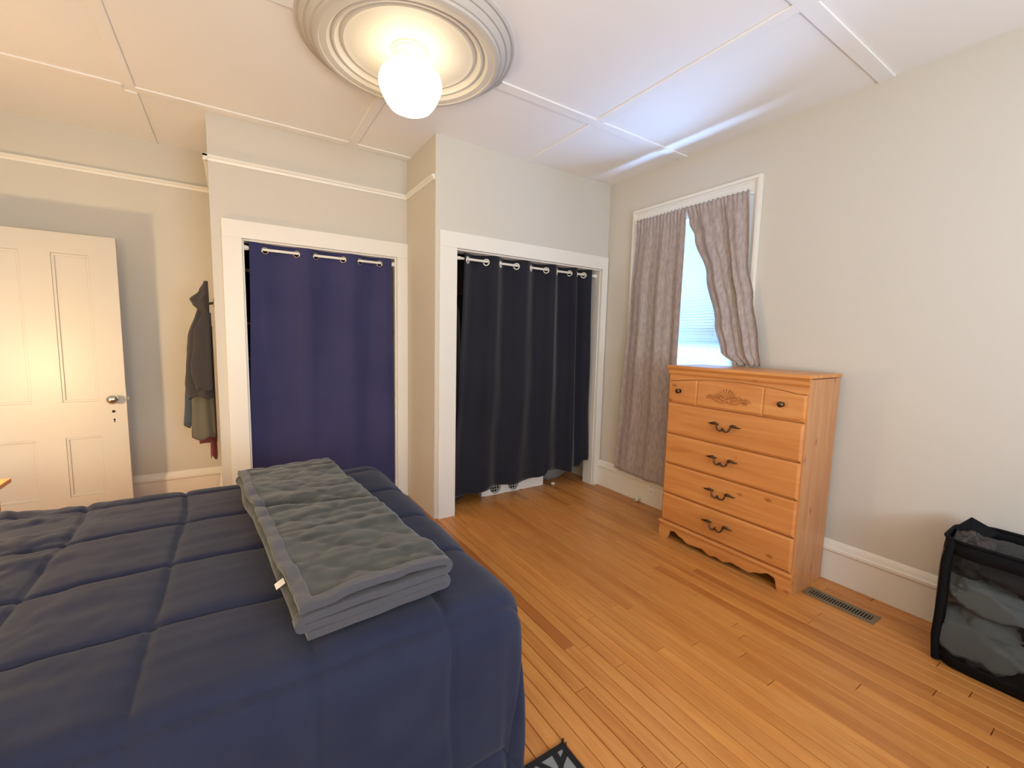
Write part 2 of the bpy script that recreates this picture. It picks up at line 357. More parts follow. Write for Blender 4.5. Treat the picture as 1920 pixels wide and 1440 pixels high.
# ---- comforter
SEX = [.47-.335*i for i in range(7)]; SEX = SEX+[.805]
SEY = [1.005, 1.345, 1.70, 2.06, 2.42, 2.80, .56]
def comforter():
    ex, ey0, ey1 = .615, 1.075, 2.46; r = .105
    u0, u1, v0, v1 = -1.44, ex+.66, ey0-.66, ey1+.66
    nu, nv = 300, 300
    Vs = []
    for j in range(nv):
        v = v0+(v1-v0)*j/(nv-1)
        for i in range(nu):
            u = u0+(u1-u0)*i/(nu-1)
            # seams wander a little
            du = .018*nz(v*2.1, 3.3)+(.03*nz(v*1.3, 8) if u < -.1 else 0); dv = .016*nz(u*2.3, 7.7)
            d1 = min(abs(u-du-s) for s in SEX); d2 = min(abs(v-dv-s) for s in SEY)
            puff = .010*(1-exp(-d1/.03))*(1-exp(-d2/.03))
            groove = -.007*(exp(-(d1/.008)**2)+exp(-(d2/.008)**2))
            dx = max(0, u-ex); dy = v-ey0 if v < ey0 else (v-ey1 if v > ey1 else 0)
            d = hypot(dx, dy)
            bx, by = min(u, ex), min(max(v, ey0), ey1)
            w = .006*nz(u*3, v*3, 1)+.0035*nz(u*9, v*9, 5)
            # creases where somebody lay, towards the pillows
            lay = max(0, min(1, (-.15-u)/.5))
            if lay: w += lay*(.012*nz(u*6, v*9, 2)+.008*abs(nz(u*16, v*11, 4))+.014*nz(u*2.5, v*3, 9))
            far = max(0, min(1, (-.42-u)/.25))*max(0, min(1, (v-1.55)/.35))
            w += far*(.016*nz(u*11, v*7, 21)+.010*abs(nz(u*20, v*13, 8)))
            # the stretched pulls between seams
            w += .0022*nz(u*2.0, v*22, 6)*max(0, min(1, (.35-u)/.5))
            w = max(w, -.006)
            if d < 1e-6:
                Vs.append((bx, by, .603+puff+groove+w)); continue
            nx_, ny_ = dx/d, dy/d
            # top surface starts at .595, bend through radius r
            a = min(d/r, pi/2*.97); off = r*sin(a); drop = r*(1-cos(a)); restd = max(0, d-r*a)
            flare = .02*restd
            off += flare; drop += restd
            nrm = Vector((nx_*sin(a), ny_*sin(a), cos(a)))
            ang = math.atan2(dy, dx) if dx > 0 and dy != 0 else None
            fold = 0
            if ang is not None:
                c_ = abs(sin(2*ang)); fold = (.022*sin(ang*6+1)*c_)*min(1, drop/.4)
            fold += .008*sin((u+v)*8+3*nz(u, v))*min(1, drop/.4)
            p = Vector((bx+nx_*(off+fold), by+ny_*(off+fold), .603-drop))+nrm*(puff+groove+w)
            p.z = max(p.z, .015+.01*abs(nz(u*9, v*9)))
            Vs.append(tuple(p))
    F = [(j*nu+i, j*nu+i+1, (j+1)*nu+i+1, (j+1)*nu+i) for j in range(nv-1) for i in range(nu-1)]
    o = mesh('comforter', Vs, F, COMF, None, True)
    md = o.modifiers.new('thick', 'SOLIDIFY'); md.thickness = .012; md.offset = -1
    return tag(o, 'quilted navy blue comforter stitched in squares, covering the bed', 'comforter')
comforter()

# ---- folded throw
def throw():
    t = empty('throw_blanket', (.25, 1.70, .62), 'folded grey plush throw blanket lying across the foot of the bed', 'blanket')
    rot = radians(5.0); cx, cy = .262, 1.72; Lh = .64; Wd = .395
    def place(w, l, z):   # w 0..Wd, l -1..1 -> world
        ww = w-Wd/2; ll = l*Lh
        ww += .012*nz(l*3, z*10, 2)
        x = cx+ww*cos(rot)+ll*-sin(rot)*-1*-1; y = cy+ww*-sin(rot)*-1*-1+ll*cos(rot)
        x = cx+ww*cos(rot)-ll*sin(rot); y = cy+ww*sin(rot)+ll*cos(rot)
        return x, y
    zs = [.640, .660, .680, .701]
    # serpentine: layer 0 (bottom) left->right, loop right, layer 1 right->left, loop left, layer 2, loop right, layer 3 ends free at the left
    path = []
    def lay(z, a, b, n=22):
        for i in range(n): path.append((a+(b-a)*i/(n-1), z, 0))
    def loop(z0, z1, xc, s, n=6):
        rr = (z1-z0)/2
        for i in range(1, n):
            q = -pi/2+pi*i/n; path.append((xc+s*rr*1.2*cos(q), (z0+z1)/2+rr*sin(q), 0))
    lay(zs[0], .005, Wd-.02); loop(zs[0], zs[1], Wd-.02, 1); lay(zs[1], Wd-.02, -.002); loop(zs[1], zs[2], -.002, -1)
    lay(zs[2], -.002, Wd-.015); loop(zs[2], zs[3], Wd-.015, 1); lay(zs[3], Wd-.015, -.012, 34)
    n = len(path)
    def zoff(w, l, z):
        top = max(0, min(1, (z-.676)/.02))
        a = .004*nz(w*5, l*3, 3)+.0035*nz(w*13, l*4, z*30)
        # quilting diamonds and plush creases on the top layer only
        qa = abs(((w*1.0+l*Lh*.9)/.17) % 1-.5)*2; qb = abs(((w*1.0-l*Lh*.9)/.17+.3) % 1-.5)*2
        quilt = .0045*min(1, (1-qa)*3)*min(1, (1-qb)*3)
        cr = .015*abs(nz(w*1.8+l*1.2, l*6.5, 11))+.005*abs(nz(w*3+l*3, l*14, 4))
        ends = exp(-((l+1)/.25)**2)
        a += top*(quilt+cr-.01*exp(-((l-.08+.5*(w-.2))/.03)**2))+.012*ends*sin((w/Wd)*pi)*top
        return a
    def ribbon(name, sel, l0, l1, nl, thick, m, off=0):
        pp = path[sel[0]:sel[1]]; V = []
        for k_ in range(nl):
            l = l0+(l1-l0)*k_/(nl-1)
            for w, z, _ in pp:
                endj = .010*nz(z*60, 1) if l < -.9 else 0
                x, y = place(w, l, z); V.append((x, y+endj, z+zoff(w, l, z)+off))
        q = len(pp); F = [(k_*q+i, k_*q+i+1, (k_+1)*q+i+1, (k_+1)*q+i) for k_ in range(nl-1) for i in range(q-1)]
        o = mesh(name, V, F, m, None, True); md = o.modifiers.new('thick', 'SOLIDIFY'); md.thickness = thick; md.offset = 0
        md2 = o.modifiers.new('soft', 'BEVEL'); md2.width = thick*.35; md2.segments = 3; md2.limit_method = 'ANGLE'; md2.angle_limit = radians(50)
        keep(o, t); return o
    ribbon('folded_body', (0, n), -.96, .97, 130, .015, PLUSH)
    ribbon('binding', (0, n), -1.0, -.952, 5, .0195, PLUSHB)
    ribbon('binding', (0, n), .965, 1.0, 4, .0195, PLUSHB)
    ribbon('binding', (n-4, n), -1.0, 1.0, 90, .0195, PLUSHB, .001)
    d = Vector((cos(rot), sin(rot), 0)); e = Vector((-sin(rot), cos(rot), 0)); c0 = Vector((*place(-.012, -.72, .701), .694))
    pts = [c0, c0+e*.030, c0+e*.030-d*.022+Vector((0, 0, -.012)), c0-d*.022+Vector((0, 0, -.012))]
    o = mesh('care_tag', pts, [(0, 1, 2, 3)], WHITEP); o.modifiers.new('thick', 'SOLIDIFY').thickness = .0015; keep(o, t)
    o['label'] = 'small white care tag'
throw()

# ---- dresser
DX0, DX1, DY0, DY1, DZ = 2.51, 2.865, 1.02, 1.88, 1.21
dr = empty('dresser', (2.69, 1.45, 0), 'tall honey pine chest of five drawers against the right wall under the window', 'dresser')
def P(o): return keep(o, dr)
P(MB().box(DX0, DX1, DY0, DY0+.018, 0, 1.186).build('side_panel', PINE_Z_SHADED, bevel=.0015))
P(MB().box(DX0, DX1, DY1-.018, DY1, 0, 1.186).build('side_panel', PINE_Z_SHADED, bevel=.0015))
P(MB().box(DX1-.01, DX1, DY0+.018, DY1-.018, .08, 1.186).build('back_panel', PINE_Z_SHADED))
P(MB().box(DX0-.028, DX1+.006, DY0-.008, DY1+.008, 1.190, DZ).build('top', PINE_Y, bevel=.004))
P(MB().prism([(DX0, 1.148), (DX0-.012, 1.150), (DX0-.016, 1.160), (DX0-.014, 1.176), (DX0-.024, 1.190), (DX0, 1.190)], 1, DY0-.002, DY1+.002).build('cornice', PINE_Y, bevel=.001))
P(MB().box(DX0+.008, DX0+.02, DY0+.018, DY1-.018, .10, 1.15).build('carcass_face', PINE_Y))
# arched fascia above the top drawer
yc = (DY0+DY1)/2
def arch(y):
    q = abs(y-yc)/((DY1-DY0)/2); return 1.104+.030*(1-min(1, (q*1.15)**2.2)) if q*1.15 < 1 else 1.104
ys = [DY0+.004+(DY1-DY0-.008)*i/40 for i in range(41)]
P(MB().prism([(y, arch(y)+.003) for y in ys]+[(DY1-.004, 1.149), (DY0+.004, 1.149)], 0, DX0-.004, DX0+.01).build('fascia', PINE_Y, bevel=.001))
def handle(yc_, zc, par):
    m_ = MB(); X = DX0-.022
    for s in (-1, 1):
        m_.lathe([(.006, 0), (.006, .018)], (X-.018+.002, yc_+s*.048, zc+.012), 8, axis='x')
        m_.tube([(X-.017, yc_+s*.040, zc+.015), (X-.019, yc_+s*.055, zc+.021), (X-.018, yc_+s*.070, zc+.018), (X-.015, yc_+s*.086, zc+.014), (X-.014, yc_+s*.102, zc+.015)], [.005, .0095, .0085, .005, .002], 8)
        m_.tube([(X-.017, yc_+s*.046, zc+.015), (X-.022, yc_+s*.043, zc+.004), (X-.026, yc_+s*.038, zc-.010), (X-.027, yc_+s*.028, zc-.020), (X-.027, yc_+s*.012, zc-.020), (X-.027, 0+yc_, zc-.012)], [.006, .005, .0055, .0042, .0042, .005], 8)
    for dy, dz in ((0, -.004), (-.011, -.016), (.011, -.016)):
        m_.lathe([(.0005, -.008), (.0055, -.006), (.008, 0), (.0055, .006), (.0005, .008)], (X-.028, yc_+dy, zc+dz), 10, axis='x')
    o = P(m_.build('handle', IRON, smooth=60)); o.parent = par; o.matrix_parent_inverse = Matrix(); return o
zb = [(.128, .320), (.327, .531), (.538, .738), (.745, .953)]
for n_, (z0, z1) in enumerate(zb):
    y0, y1 = DY0+.008, DY1-.006
    b = .012; X0, Xf = DX0+.006, DX0-.016
    # raised front with a sloped rim on all four sides
    V = [(X0, y0, z0), (X0, y1, z0), (X0, y1, z1), (X0, y0, z1), (Xf+.008, y0, z0), (Xf+.008, y1, z0), (Xf+.008, y1, z1), (Xf+.008, y0, z1),
         (Xf, y0+b, z0+b), (Xf, y1-b, z0+b), (Xf, y1-b, z1-b), (Xf, y0+b, z1-b)]
    F = [(0, 1, 2, 3), (0, 1, 5, 4), (1, 2, 6, 5), (2, 3, 7, 6), (3, 0, 4, 7), (4, 5, 9, 8), (5, 6, 10, 9), (6, 7, 11, 10), (7, 4, 8, 11), (8, 9, 10, 11)]
    d = P(MB().add(V, F).build('drawer', PINE_Y, bevel=.0015)); handle(yc, (z0+z1)/2-.006+.012, d)
# top drawer: arched, two shallow upright grooves, carving, knobs
def topdrawer():
    y0, y1, z0 = DY0+.008, DY1-.006, .960; Xf = DX0-.016; X0 = DX0+.006
    gro = [1.245, 1.660]
    cols = sorted(set([y0, y0+.012, y1-.012, y1]+[y0+.012+(y1-y0-.024)*i/36 for i in range(37)]+[g+q for g in gro for q in (-.008, -.005, -.001, .001, .005, .008)]))
    V = []; F = []
    for y in cols:
        gx = 0
        for g in gro:
            if abs(y-g) <= .0051: gx = .003 if abs(y-g) > .0011 else .0045
        top = arch(y)-.002; e = 1 if (y in (y0, y1)) else 0
        V += [(X0, y, z0), (Xf+.008, y, z0), (Xf+(.008 if e else gx), y, z0+.012), (Xf+(.008 if e else gx), y, top-.012), (Xf+.008, y, top), (X0, y, top)]
    n = len(cols)
    for i in range(n-1):
        for j in range(6): F.append((i*6+j, i*6+(j+1) % 6, (i+1)*6+(j+1) % 6, (i+1)*6+j))
    F += [tuple(range(6)), tuple((n-1)*6+j for j in range(5, -1, -1))]
    d = P(MB().add(V, F).build('drawer', PINE_Y, smooth=25))
    for y in (1.143, 1.785):
        o = MB().lathe([(.0135, Xf), (.0135, Xf-.003), (.006, Xf-.005), (.006, Xf-.014), (.0145, Xf-.018), (.0165, Xf-.024), (.012, Xf-.031), (.004, Xf-.034)], (0, y, 1.042), 20, axis='x').build('knob', IRON, smooth=50)
        o.parent = d; o.matrix_parent_inverse = Matrix()
    # carved shell with scrolls
    m_ = MB(); c = Vector((Xf-.002, yc, 1.030))
    def pt(a, b, q=0): return (c.x-q, c.y-a, c.z+b)
    for k_ in range(-3, 4):
        a = radians(k_*20); L_ = .060-.003*abs(k_)
        m_.tube([pt(.006*sin(a), .004*cos(a), .001), pt(L_*.6*sin(a), L_*.6*cos(a), .003), pt(L_*sin(a), L_*cos(a), .001)], [.004, .0075, .0100], 8)
    for s in (-1, 1):
        for (ox, oz, R0) in ((.052, .008, .020), (.082, .012, .017)):
            q = [pt(s*(ox+R0*(1-.12*i)*cos(.7*i+2.6)), oz+R0*(1-.12*i)*sin(.7*i+2.6)*.9, .002) for i in range(9)]
            m_.tube(q, [.0035]*9, 6)
        m_.tube([pt(s*.004, -.020), pt(s*.03, -.024, .002), pt(s*.06, -.020, .003), (pt(s*.088, -.006, .002)), pt(s*.105, .001, .001), pt(s*.125, -.004, .001), pt(s*.142, -.010)], [.005, .006, .006, .0055, .0045, .0035, .0015], 8)
        m_.tube([pt(s*.09, .004), pt(s*.108, .012, .001), pt(s*.125, .008, .001), pt(s*.14, .001)], [.004, .0045, .0035, .0012], 6)
        m_.tube([pt(s*.02, -.012), pt(s*.034, -.006, .002), pt(s*.045, .006, .002), pt(s*.058, .018, .001), pt(s*.075, .030)], [.004, .006, .006, .005, .002], 8)
    m_.lathe([(.001, -.006), (.007, -.004), (.010, .002)], (c.x, c.y, c.z-.010), 12, axis='x')
    o = m_.build('carving', CARVE, smooth=60); o.parent = d; o.matrix_parent_inverse = Matrix(); o['label'] = 'carved shell ornament with scrolls'
topdrawer()
P(MB().prism([(DX0+.01, .100), (DX0-.024, .100), (DX0-.026, .112), (DX0-.018, .122), (DX0+.01, .125)], 1, DY0-.004, DY1+.004).build('base_moulding', PINE_Y, bevel=.001))
W2 = (DY1-DY0)/2+.002
def scal(q):   # q 0 centre .. 1 end, underside height of the apron
    return interp([(0, .030), (.10, .020), (.24, .040), (.30, .036), (.46, .030), (.60, .052), (.72, .074), (.80, .066), (.845, 0), (1, 0)], q)
pl = []
for i in range(121):
    q = -1+2*i/120; pl.append((yc+q*W2, scal(abs(q))))
P(MB().prism(pl+[(yc+W2, .1005), (yc-W2, .1005)], 0, DX0-.016, DX0+.004).build('base_apron', PINE_Y, bevel=.0008))

# ---- ceiling medallion and lamp
MC = (.768, 2.150)
prof = [(.502, 0), (.502, -.010), (.494, -.016), (.484, -.014), (.476, -.024), (.466, -.034), (.458, -.033), (.450, -.044), (.440, -.054), (.432, -.055), (.428, -.064), (.420, -.068), (.405, -.067), (.402, -.064), (.372, -.062), (.366, -.056), (.358, -.046), (.352, -.046), (.346, -.052), (.338, -.052), (.334, -.044), (.326, -.034), (.318, -.030), (.310, -.036), (.300, -.039), (.292, -.036), (.280, -.034), (.10, -.026), (.0, -.026)]
o = MB().lathe([(max(r, .001), h) for r, h in prof], (0, 0, 0), 128, capends=False).build('ceiling_medallion', PLASTER, smooth=35)
o.location = (*MC, H); tag(o, 'large round white plaster medallion with stepped rings on the ceiling', 'medallion')
lamp = empty('ceiling_light', (*MC, H-.026), 'schoolhouse ceiling light with a white glass globe at the centre of the medallion', 'ceiling light')
o = MB().lathe([(.088, 0), (.088, -.006), (.080, -.010), (.078, -.016), (.070, -.020), (.062, -.030), (.060, -.038), (.052, -.042), (.050, -.056), (.052, -.062), (.040, -.064)], (*MC, H-.0255), 56).build('canopy', mat('cream_metal', rgb(214, 200, 178), .4), smooth=35); keep(o, lamp)
GE = emis('globe_glow', (1.0, .82, .54, 1), GLOBE_E)
o = MB().lathe([(.040, .0), (.048, -.005), (.080, -.012), (.118, -.028), (.142, -.054), (.150, -.084), (.147, -.108), (.134, -.142), (.116, -.174), (.098, -.196), (.070, -.210), (.03, -.216), (.002, -.217)], (MC[0]+.002, MC[1], H-.088), 56).build('globe', GE, smooth=60); keep(o, lamp)

# ---- panel door standing open in front of the back wall
DRX0, DRX1, DRY, DRZ = -1.455, -.645, 4.0, 1.976
door = tag(bpy.data.objects.new('door_1', None), kind='structure'); door.location = (DRX0, DRY, .02); COL.objects.link(door)
door['label'] = 'white four-panel door standing open at the left'
pans = [(-1.345, -1.105, .215, .628), (-.965, -.785, .215, .628), (-1.345, -1.105, .868, 1.845), (-.965, -.785, .868, 1.845)]
m_ = MB(); xs = [DRX0, -1.345, -1.105, -.965, -.785, DRX1]; zs_ = [.02, .215, .628, .868, 1.845, DRZ]
# keep the stiles and rails as solid boards round the recessed panels
m_.box(xs[0], xs[1], DRY, DRY+.04, .02, DRZ); m_.box(xs[2], xs[3], DRY, DRY+.04, .02, DRZ); m_.box(xs[4], xs[5], DRY, DRY+.04, .02, DRZ)
for a, b in ((xs[1], xs[2]), (xs[3], xs[4])):
    for z0, z1 in ((.02, .215), (.628, .868), (1.845, DRZ)): m_.box(a, b, DRY, DRY+.04, z0, z1)
keep(m_.build('door_leaf', DOORP), door)
for a, b, z0, z1 in pans:
    q = keep(MB().box(a, b, DRY+.012, DRY+.03, z0, z1).build('door_panel', DOORP), door)
    m_ = MB(); t = .016
    for (x0, x1, z2, z3) in ((a, b, z0, z0+t), (a, b, z1-t, z1), (a, a+t, z0+t, z1-t), (b-t, b, z0+t, z1-t)):
        m_.box(x0, x1, DRY+.004, DRY+.013, z2, z3)
    mo = m_.build('panel_moulding', DOORP, bevel=.003); keep(mo, door)
HZ = .880; HX = -.710
keep(MB().lathe([(.024, 0), (.024, -.003), (.010, -.008), (.009, -.030), (.020, -.036), (.029, -.046), (.030, -.056), (.022, -.066), (.004, -.070)], (HX, DRY, HZ), 28, axis='y').build('door_knob', SILVER, smooth=50), door)
keep(MB().lathe([(.009, .002), (.009, -.0015)], (HX-.006, DRY, HZ-.088), 16, axis='y').build('keyhole_cover', DARKM), door)
keep(MB().lathe([(.006, .002), (.006, -.0015)], (HX-.004, DRY, HZ-.145), 12, axis='y').box(HX-.0065, HX-.0015, DRY-.0015, DRY+.002, HZ-.165, HZ-.145).build('keyhole', DARKM), door)
m_ = MB().box(DRX1, DRX1+.002, DRY+.008, DRY+.032, HZ-.05, HZ+.06).box(DRX1+.002, DRX1+.014, DRY+.012, DRY+.026, HZ-.012, HZ+.012)
keep(m_.build('latch_plate', SILVER), door)
keep(MB().lathe([(.022, 0), (.022, .003), (.009, .008), (.009, .030), (.022, .040), (.026, .052), (.016, .064), (.004, .066)], (HX, DRY+.04, HZ), 20, axis='y').build('door_knob', SILVER, smooth=50), door)
# doorway casing on the left wall
tag(MB().box(XL, XL+.02, 3.02, 3.12, 0, 2.12).box(XL, XL+.02, 3.96, 4.05, 0, 2.12).box(XL, XL+.02, 3.12, 3.96, 2.02, 2.12).build('trim_42', TRIM, bevel=.002), kind='structure')

# ================================================================= CURTAINS
def curtain(name, fn, nu, tl, m, label, hole=None, thick=.002, parent=None, cat='curtain'):
    nv = len(tl); V = [fn(i/(nu-1), t) for t in tl for i in range(nu)]; F = []
    for j in range(nv-1):
        for i in range(nu-1):
            f = (j*nu+i, j*nu+i+1, (j+1)*nu+i+1, (j+1)*nu+i)
            if hole:
                cx_ = sum(V[q][0] for q in f)/4; cz_ = sum(V[q][2] for q in f)/4
                if hole(cx_, cz_): continue
            F.append(f)
    me = bpy.data.meshes.new(name); me.from_pydata(V, [], F); me.update()
    o = link(name, me, m, None, True); md = o.modifiers.new('thick', 'SOLIDIFY'); md.thickness = thick; md.offset = 0
    if parent: keep(o, parent)
    if label: tag(o, label, cat)
    return o
def ring(cx_, cy_, cz_, nrm, R0=.0215, r0=.0042):
    n = Vector(nrm).normalized(); a = Vector((0, 0, 1)); b = n.cross(a).normalized()
    return [Vector((cx_, cy_, cz_))+(a*cos(t)+b*sin(t))*R0 for t in [2*pi*i/28 for i in range(28)]], r0
# closet 1
YR1, ZR1 = 3.535, 1.938
g1 = [.213, .412, .540, .732, .856, 1.006]
def y1(x):   # behind the rod inside a pair, in front of it between pairs
    a = [(.112, -.6)]; 
    pts = [(.112, -.9)]
    for i in range(3):
        pa, pb = g1[2*i], g1[2*i+1]; pts += [(pa, 0), ((pa+pb)/2, 1), (pb, 0)]
        nx_ = g1[2*i+2] if i < 2 else 1.10; pts += [((pb+nx_)/2, -1)]
    pts.append((1.10, -.6))
    for (a0, b0), (a1, b1) in zip(pts, pts[1:]):
        if x <= a1:
            t = (x-a0)/(a1-a0)
            if b0 == 0: return b1*sin(t*pi/2)
            if b1 == 0: return b0*cos(t*pi/2)
            return b0+(b1-b0)*t
    return pts[-1][1]
tl = [.11*i/20 for i in range(21)]; tl = [t/1.90 for t in tl]+[(.11+(1.90-.11)*((i+1)/46))/1.90 for i in range(46)]
def f1(s, t):
    z = 1.988-t*1.90
    x0 = interp([(0, .117), (1, .075)], t); x1 = interp([(0, 1.100), (1, 1.122)], t)
    xt = .117+s*(1.100-.117); x = x0+s*(x1-x0)
    w = y1(xt)*.028*(1-.55*min(1, t*1.2))
    y = YR1+w+.010*t*nz(x*5, z*1.2, 3)+.008*min(1, t*4)*sin(x*17+1.5*nz(x, z))
    zt = z-(.010*max(0, y1(xt)) if t < .02 else 0)
    return (x, y, zt)
def h1(cx_, cz_): return any((cx_-g)**2+(cz_-(ZR1-.006))**2 < .0205**2 for g in g1)
cu = empty('grommet_curtain', (.6, YR1, ZR1), 'royal navy grommet curtain closing the closet behind the bed', 'curtain')
curtain('cloth', f1, 170, tl, NAVY1, None, h1, parent=cu)
def rslope(f, x, e=.004): return None
for g in g1:
    e = .004; s = (g-.117)/(.983)
    a = f1(s-.004, .03); b = f1(s+.004, .03); tn = Vector((b[0]-a[0], b[1]-a[1], 0)).normalized()
    c = f1(s, (1.988-ZR1)/1.90); pts, r0 = ring(g, c[1]-.001, ZR1-.006, (tn.y, -tn.x, 0))
    o = MB().tube(pts, r0, 8, closed=True).build('grommet', SILVER, smooth=60); keep(o, cu)
def rod(name, x0, x1, y, z, label):
    t = empty(name, ((x0+x1)/2, y, z), label, 'curtain rod')
    keep(MB().tube([(x0+.01, y, z), (x1-.01, y, z)], .0095, 16).build('pole', RODW, smooth=60), t)
    keep(MB().lathe([(.018, x0), (.018, x0+.012), (.013, x0+.03), (.013, x0+.05)], (0, y, z), 20, axis='x').build('end_cap', RODW, smooth=60), t)
    keep(MB().lathe([(.018, x1), (.018, x1-.012), (.013, x1-.03), (.013, x1-.05)], (0, y, z), 20, axis='x').build('end_cap', RODW, smooth=60), t)
rod('tension_rod', .088, 1.121, YR1, ZR1, 'white tension rod through the royal navy curtain')
# closet 2
YR2, ZR2 = 2.972, 1.949
g2 = [1.506, 1.666, 1.795, 1.945, 2.088, 2.246, 2.362, 2.502, 2.585, 2.666]
def w2(x):
    pts = [(1.470, -.5)]
    for i in range(5):
        pa, pb = g2[2*i], g2[2*i+1]; pts += [(pa, 0), ((pa+pb)/2, 1), (pb, 0)]
        nx_ = g2[2*i+2] if i < 4 else 2.79; pts += [((pb+nx_)/2, -1)]
    pts.append((2.755, -.4))
    for (a0, b0), (a1, b1) in zip(pts, pts[1:]):
        if x <= a1:
            t = (x-a0)/(a1-a0)
            if b0 == 0: return b1*sin(t*pi/2)
            if b1 == 0: return b0*cos(t*pi/2)
            return b0+(b1-b0)*t
    return pts[-1][1]
def bot2(x): return interp([(1.40, .075), (1.60, .10), (1.75, .118), (2.0, .128), (2.25, .135), (2.30, .150), (2.33, .195), (2.45, .175), (2.62, .140), (2.70, .170), (2.74, .235), (2.84, .24)], x)
def f2(s, t):
    x0 = interp([(0, 1.470), (.5, 1.450), (1, 1.398)], t); x1 = interp([(0, 2.752), (.6, 2.79), (1, 2.812)], t)
    xt = 1.470+s*1.285; x = x0+s*(x1-x0)
    zb_ = bot2(1.398+s*1.414); z = 1.998+(zb_-1.998)*t
    w = w2(xt)*(.040 if xt < 2.3 else .046)*(1-.30*min(1, t*1.1))
    w += .028*min(1, t*1.6)*nz(x*3.4, z*.6, 13)+.018*t*nz(x*9, z*1.4, 3)
    y = YR2+w
    y += .05*t*t*(1-s)
    if t > .02: y = max(y, YR2-.075)
    x = x+ .012*t*nz(z*2, s*5, 4)
    return (min(max(x, 1.396), 2.808), y, z)
def h2(cx_, cz_): return any((cx_-g)**2+(cz_-(ZR2-.006))**2 < (.0205*(.8 if g > 2.5 else 1))**2 for g in g2)
tl2 = [.11*i/20/1.87 for i in range(21)]+[(.11+(1.87-.11)*((i+1)/52))/1.87 for i in range(52)]
cu = empty('grommet_curtain', (2.1, YR2, ZR2), 'blackish navy grommet curtain across the wide closet, hem showing the floor', 'curtain')
curtain('cloth', f2, 240, tl2, NAVY2, None, h2, parent=cu)
for g in g2:
    s = (g-1.470)/1.285; a = f2(s-.004, .03); b = f2(s+.004, .03); tn = Vector((b[0]-a[0], b[1]-a[1], 0)).normalized()
    c = f2(s, .027); pts, r0 = ring(g, c[1]-.001, ZR2-.006, (tn.y, -tn.x, 0), .0225, .0048)
    o = MB().tube(pts, r0, 8, closed=True).build('grommet', RODW, smooth=60); keep(o, cu)
rod('tension_rod', 1.394, 2.812, YR2, ZR2, 'white tension rod through the blackish navy curtain')

# window curtains on a thin rod inside the casing head
XW = 2.846
o = empty('curtain_rod', (XW, 2.08, 2.335), 'thin white sash rod holding the taupe curtains', 'curtain rod')
keep(MB().tube([(XW, 1.600, 2.335), (XW, 2.560, 2.335)], .006, 12).build('pole', RODW, smooth=60), o)
for yy in (1.598, 2.562): keep(MB().tube([(XW, yy, 2.335), (XR-.02, yy, 2.335)], .006, 10).build('bracket', RODW), o)
tlw = [i/90 for i in range(91)]
def fl(s, t):
    z = 2.352-t*(2.352-.235)
    # s=0 far (large y), s=1 near edge
    ya = interp([(0, 2.535), (.3, 2.575), (.7, 2.62), (1, 2.655)], t); yb = interp([(0, 2.066), (.5, 2.068), (1, 2.05)], t)
    y = ya+(yb-ya)*s
    gather = exp(-t/.05)
    w = .005*gather*sin(s*2*pi*15+2*nz(s*8, 1))+.026*(1-exp(-t/.12))*(sin(s*2*pi*2.7+.7+1.1*nz(t*2, s*2))+.35*sin(s*2*pi*6.3+1.8*nz(t*2, 5)))*.42
    x = XW+w-.012*t
    x = x-.011 if t < .02 else x-.011*exp(-(t-.02)/.1)
    z2 = z+.005*gather*sin(s*90)-(.02*s*t)+.012*nz(s*6, 2)*t
    return (min(x, XR-.045+.0*t), y, z2)
c1 = curtain('window_curtain', fl, 200, tlw, GREYC, 'taupe linen curtain panel hanging straight to the left of the window gap', thick=.002)
c1['group'] = 'taupe window curtains'
def fr(s, t):
    # s=0 left free edge, s=1 right edge; swept behind the dresser top
    z = 2.352-t*(2.352-1.222)
    yl = interp([(0, 2.068), (.10, 2.045), (.20, 1.995), (.45, 1.885), (.75, 1.795), (.93, 1.735), (1, 1.63)], t)
    yr = interp([(0, 1.606), (.4, 1.585), (.62, 1.53), (.85, 1.475), (1, 1.445)], t)
    y = yl+(yr-yl)*s
    gather = exp(-t/.05)
    w = .005*gather*sin(s*2*pi*15+2*nz(s*8, 4))+.026*(1-exp(-t/.10))*(sin(s*2*pi*2.2+.4+1.6*t)+.5*sin(s*2*pi*5.3+2.0+1.0*nz(t*2, 5)))*.5
    w += .012*max(0, t-.55)*2*nz(s*5+t*3, t*9, 3)-.035*exp(-((s-.62)/.035)**2)*-1*min(1, t*3)*(1-.5*t)
    x = XW-.004+w-.01*t-.011*exp(-max(0, t-.03)/.15)
    x = min(x, XR-.042)
    z2 = z+.005*gather*sin(s*84+1)
    if t > .93: z2 += 0
    return (x, y, z2)
c2 = curtain('window_curtain', fr, 190, [i/70 for i in range(71)], GREYC, 'taupe linen curtain panel swept right with its hem resting on the dresser', thick=.002)
c2['group'] = 'taupe window curtains'

# blind
bl = empty('window_blind', (XR+.03, 2.083, WZ1-.01), 'pale blue glowing mini blind behind the taupe curtains', 'blind')
keep(MB().box(XR+.015, XR+.045, WY0+.012, WY1-.012, WZ1-.045, WZ1-.012).build('head_rail', WHITEP, bevel=.002), bl)
sm = MB(); n = 8; ya, yb = WY0+.014, WY1-.014
V = []; 
for i in range(6):
    q = i/5-.5; a = radians(62); xx = q*.025*cos(a)+.0; zz = -q*.025*sin(a)*1.0; cx_ = .0016*(1-(2*q)**2)
    V += [(xx+cx_, ya, zz), (xx+cx_, yb, zz)]
F = [(2*i, 2*i+1, 2*i+3, 2*i+2) for i in range(5)]
sme = bpy.data.meshes.new('slat'); sme.from_pydata(V, [], F); sme.materials.append(SLAT)
zz = WZ1-.062
while zz > WZ0+.03:
    o = bpy.data.objects.new('slat', sme); COL.objects.link(o); o.location = (XR+.03, 0, zz); keep(o, bl); zz -= .0213
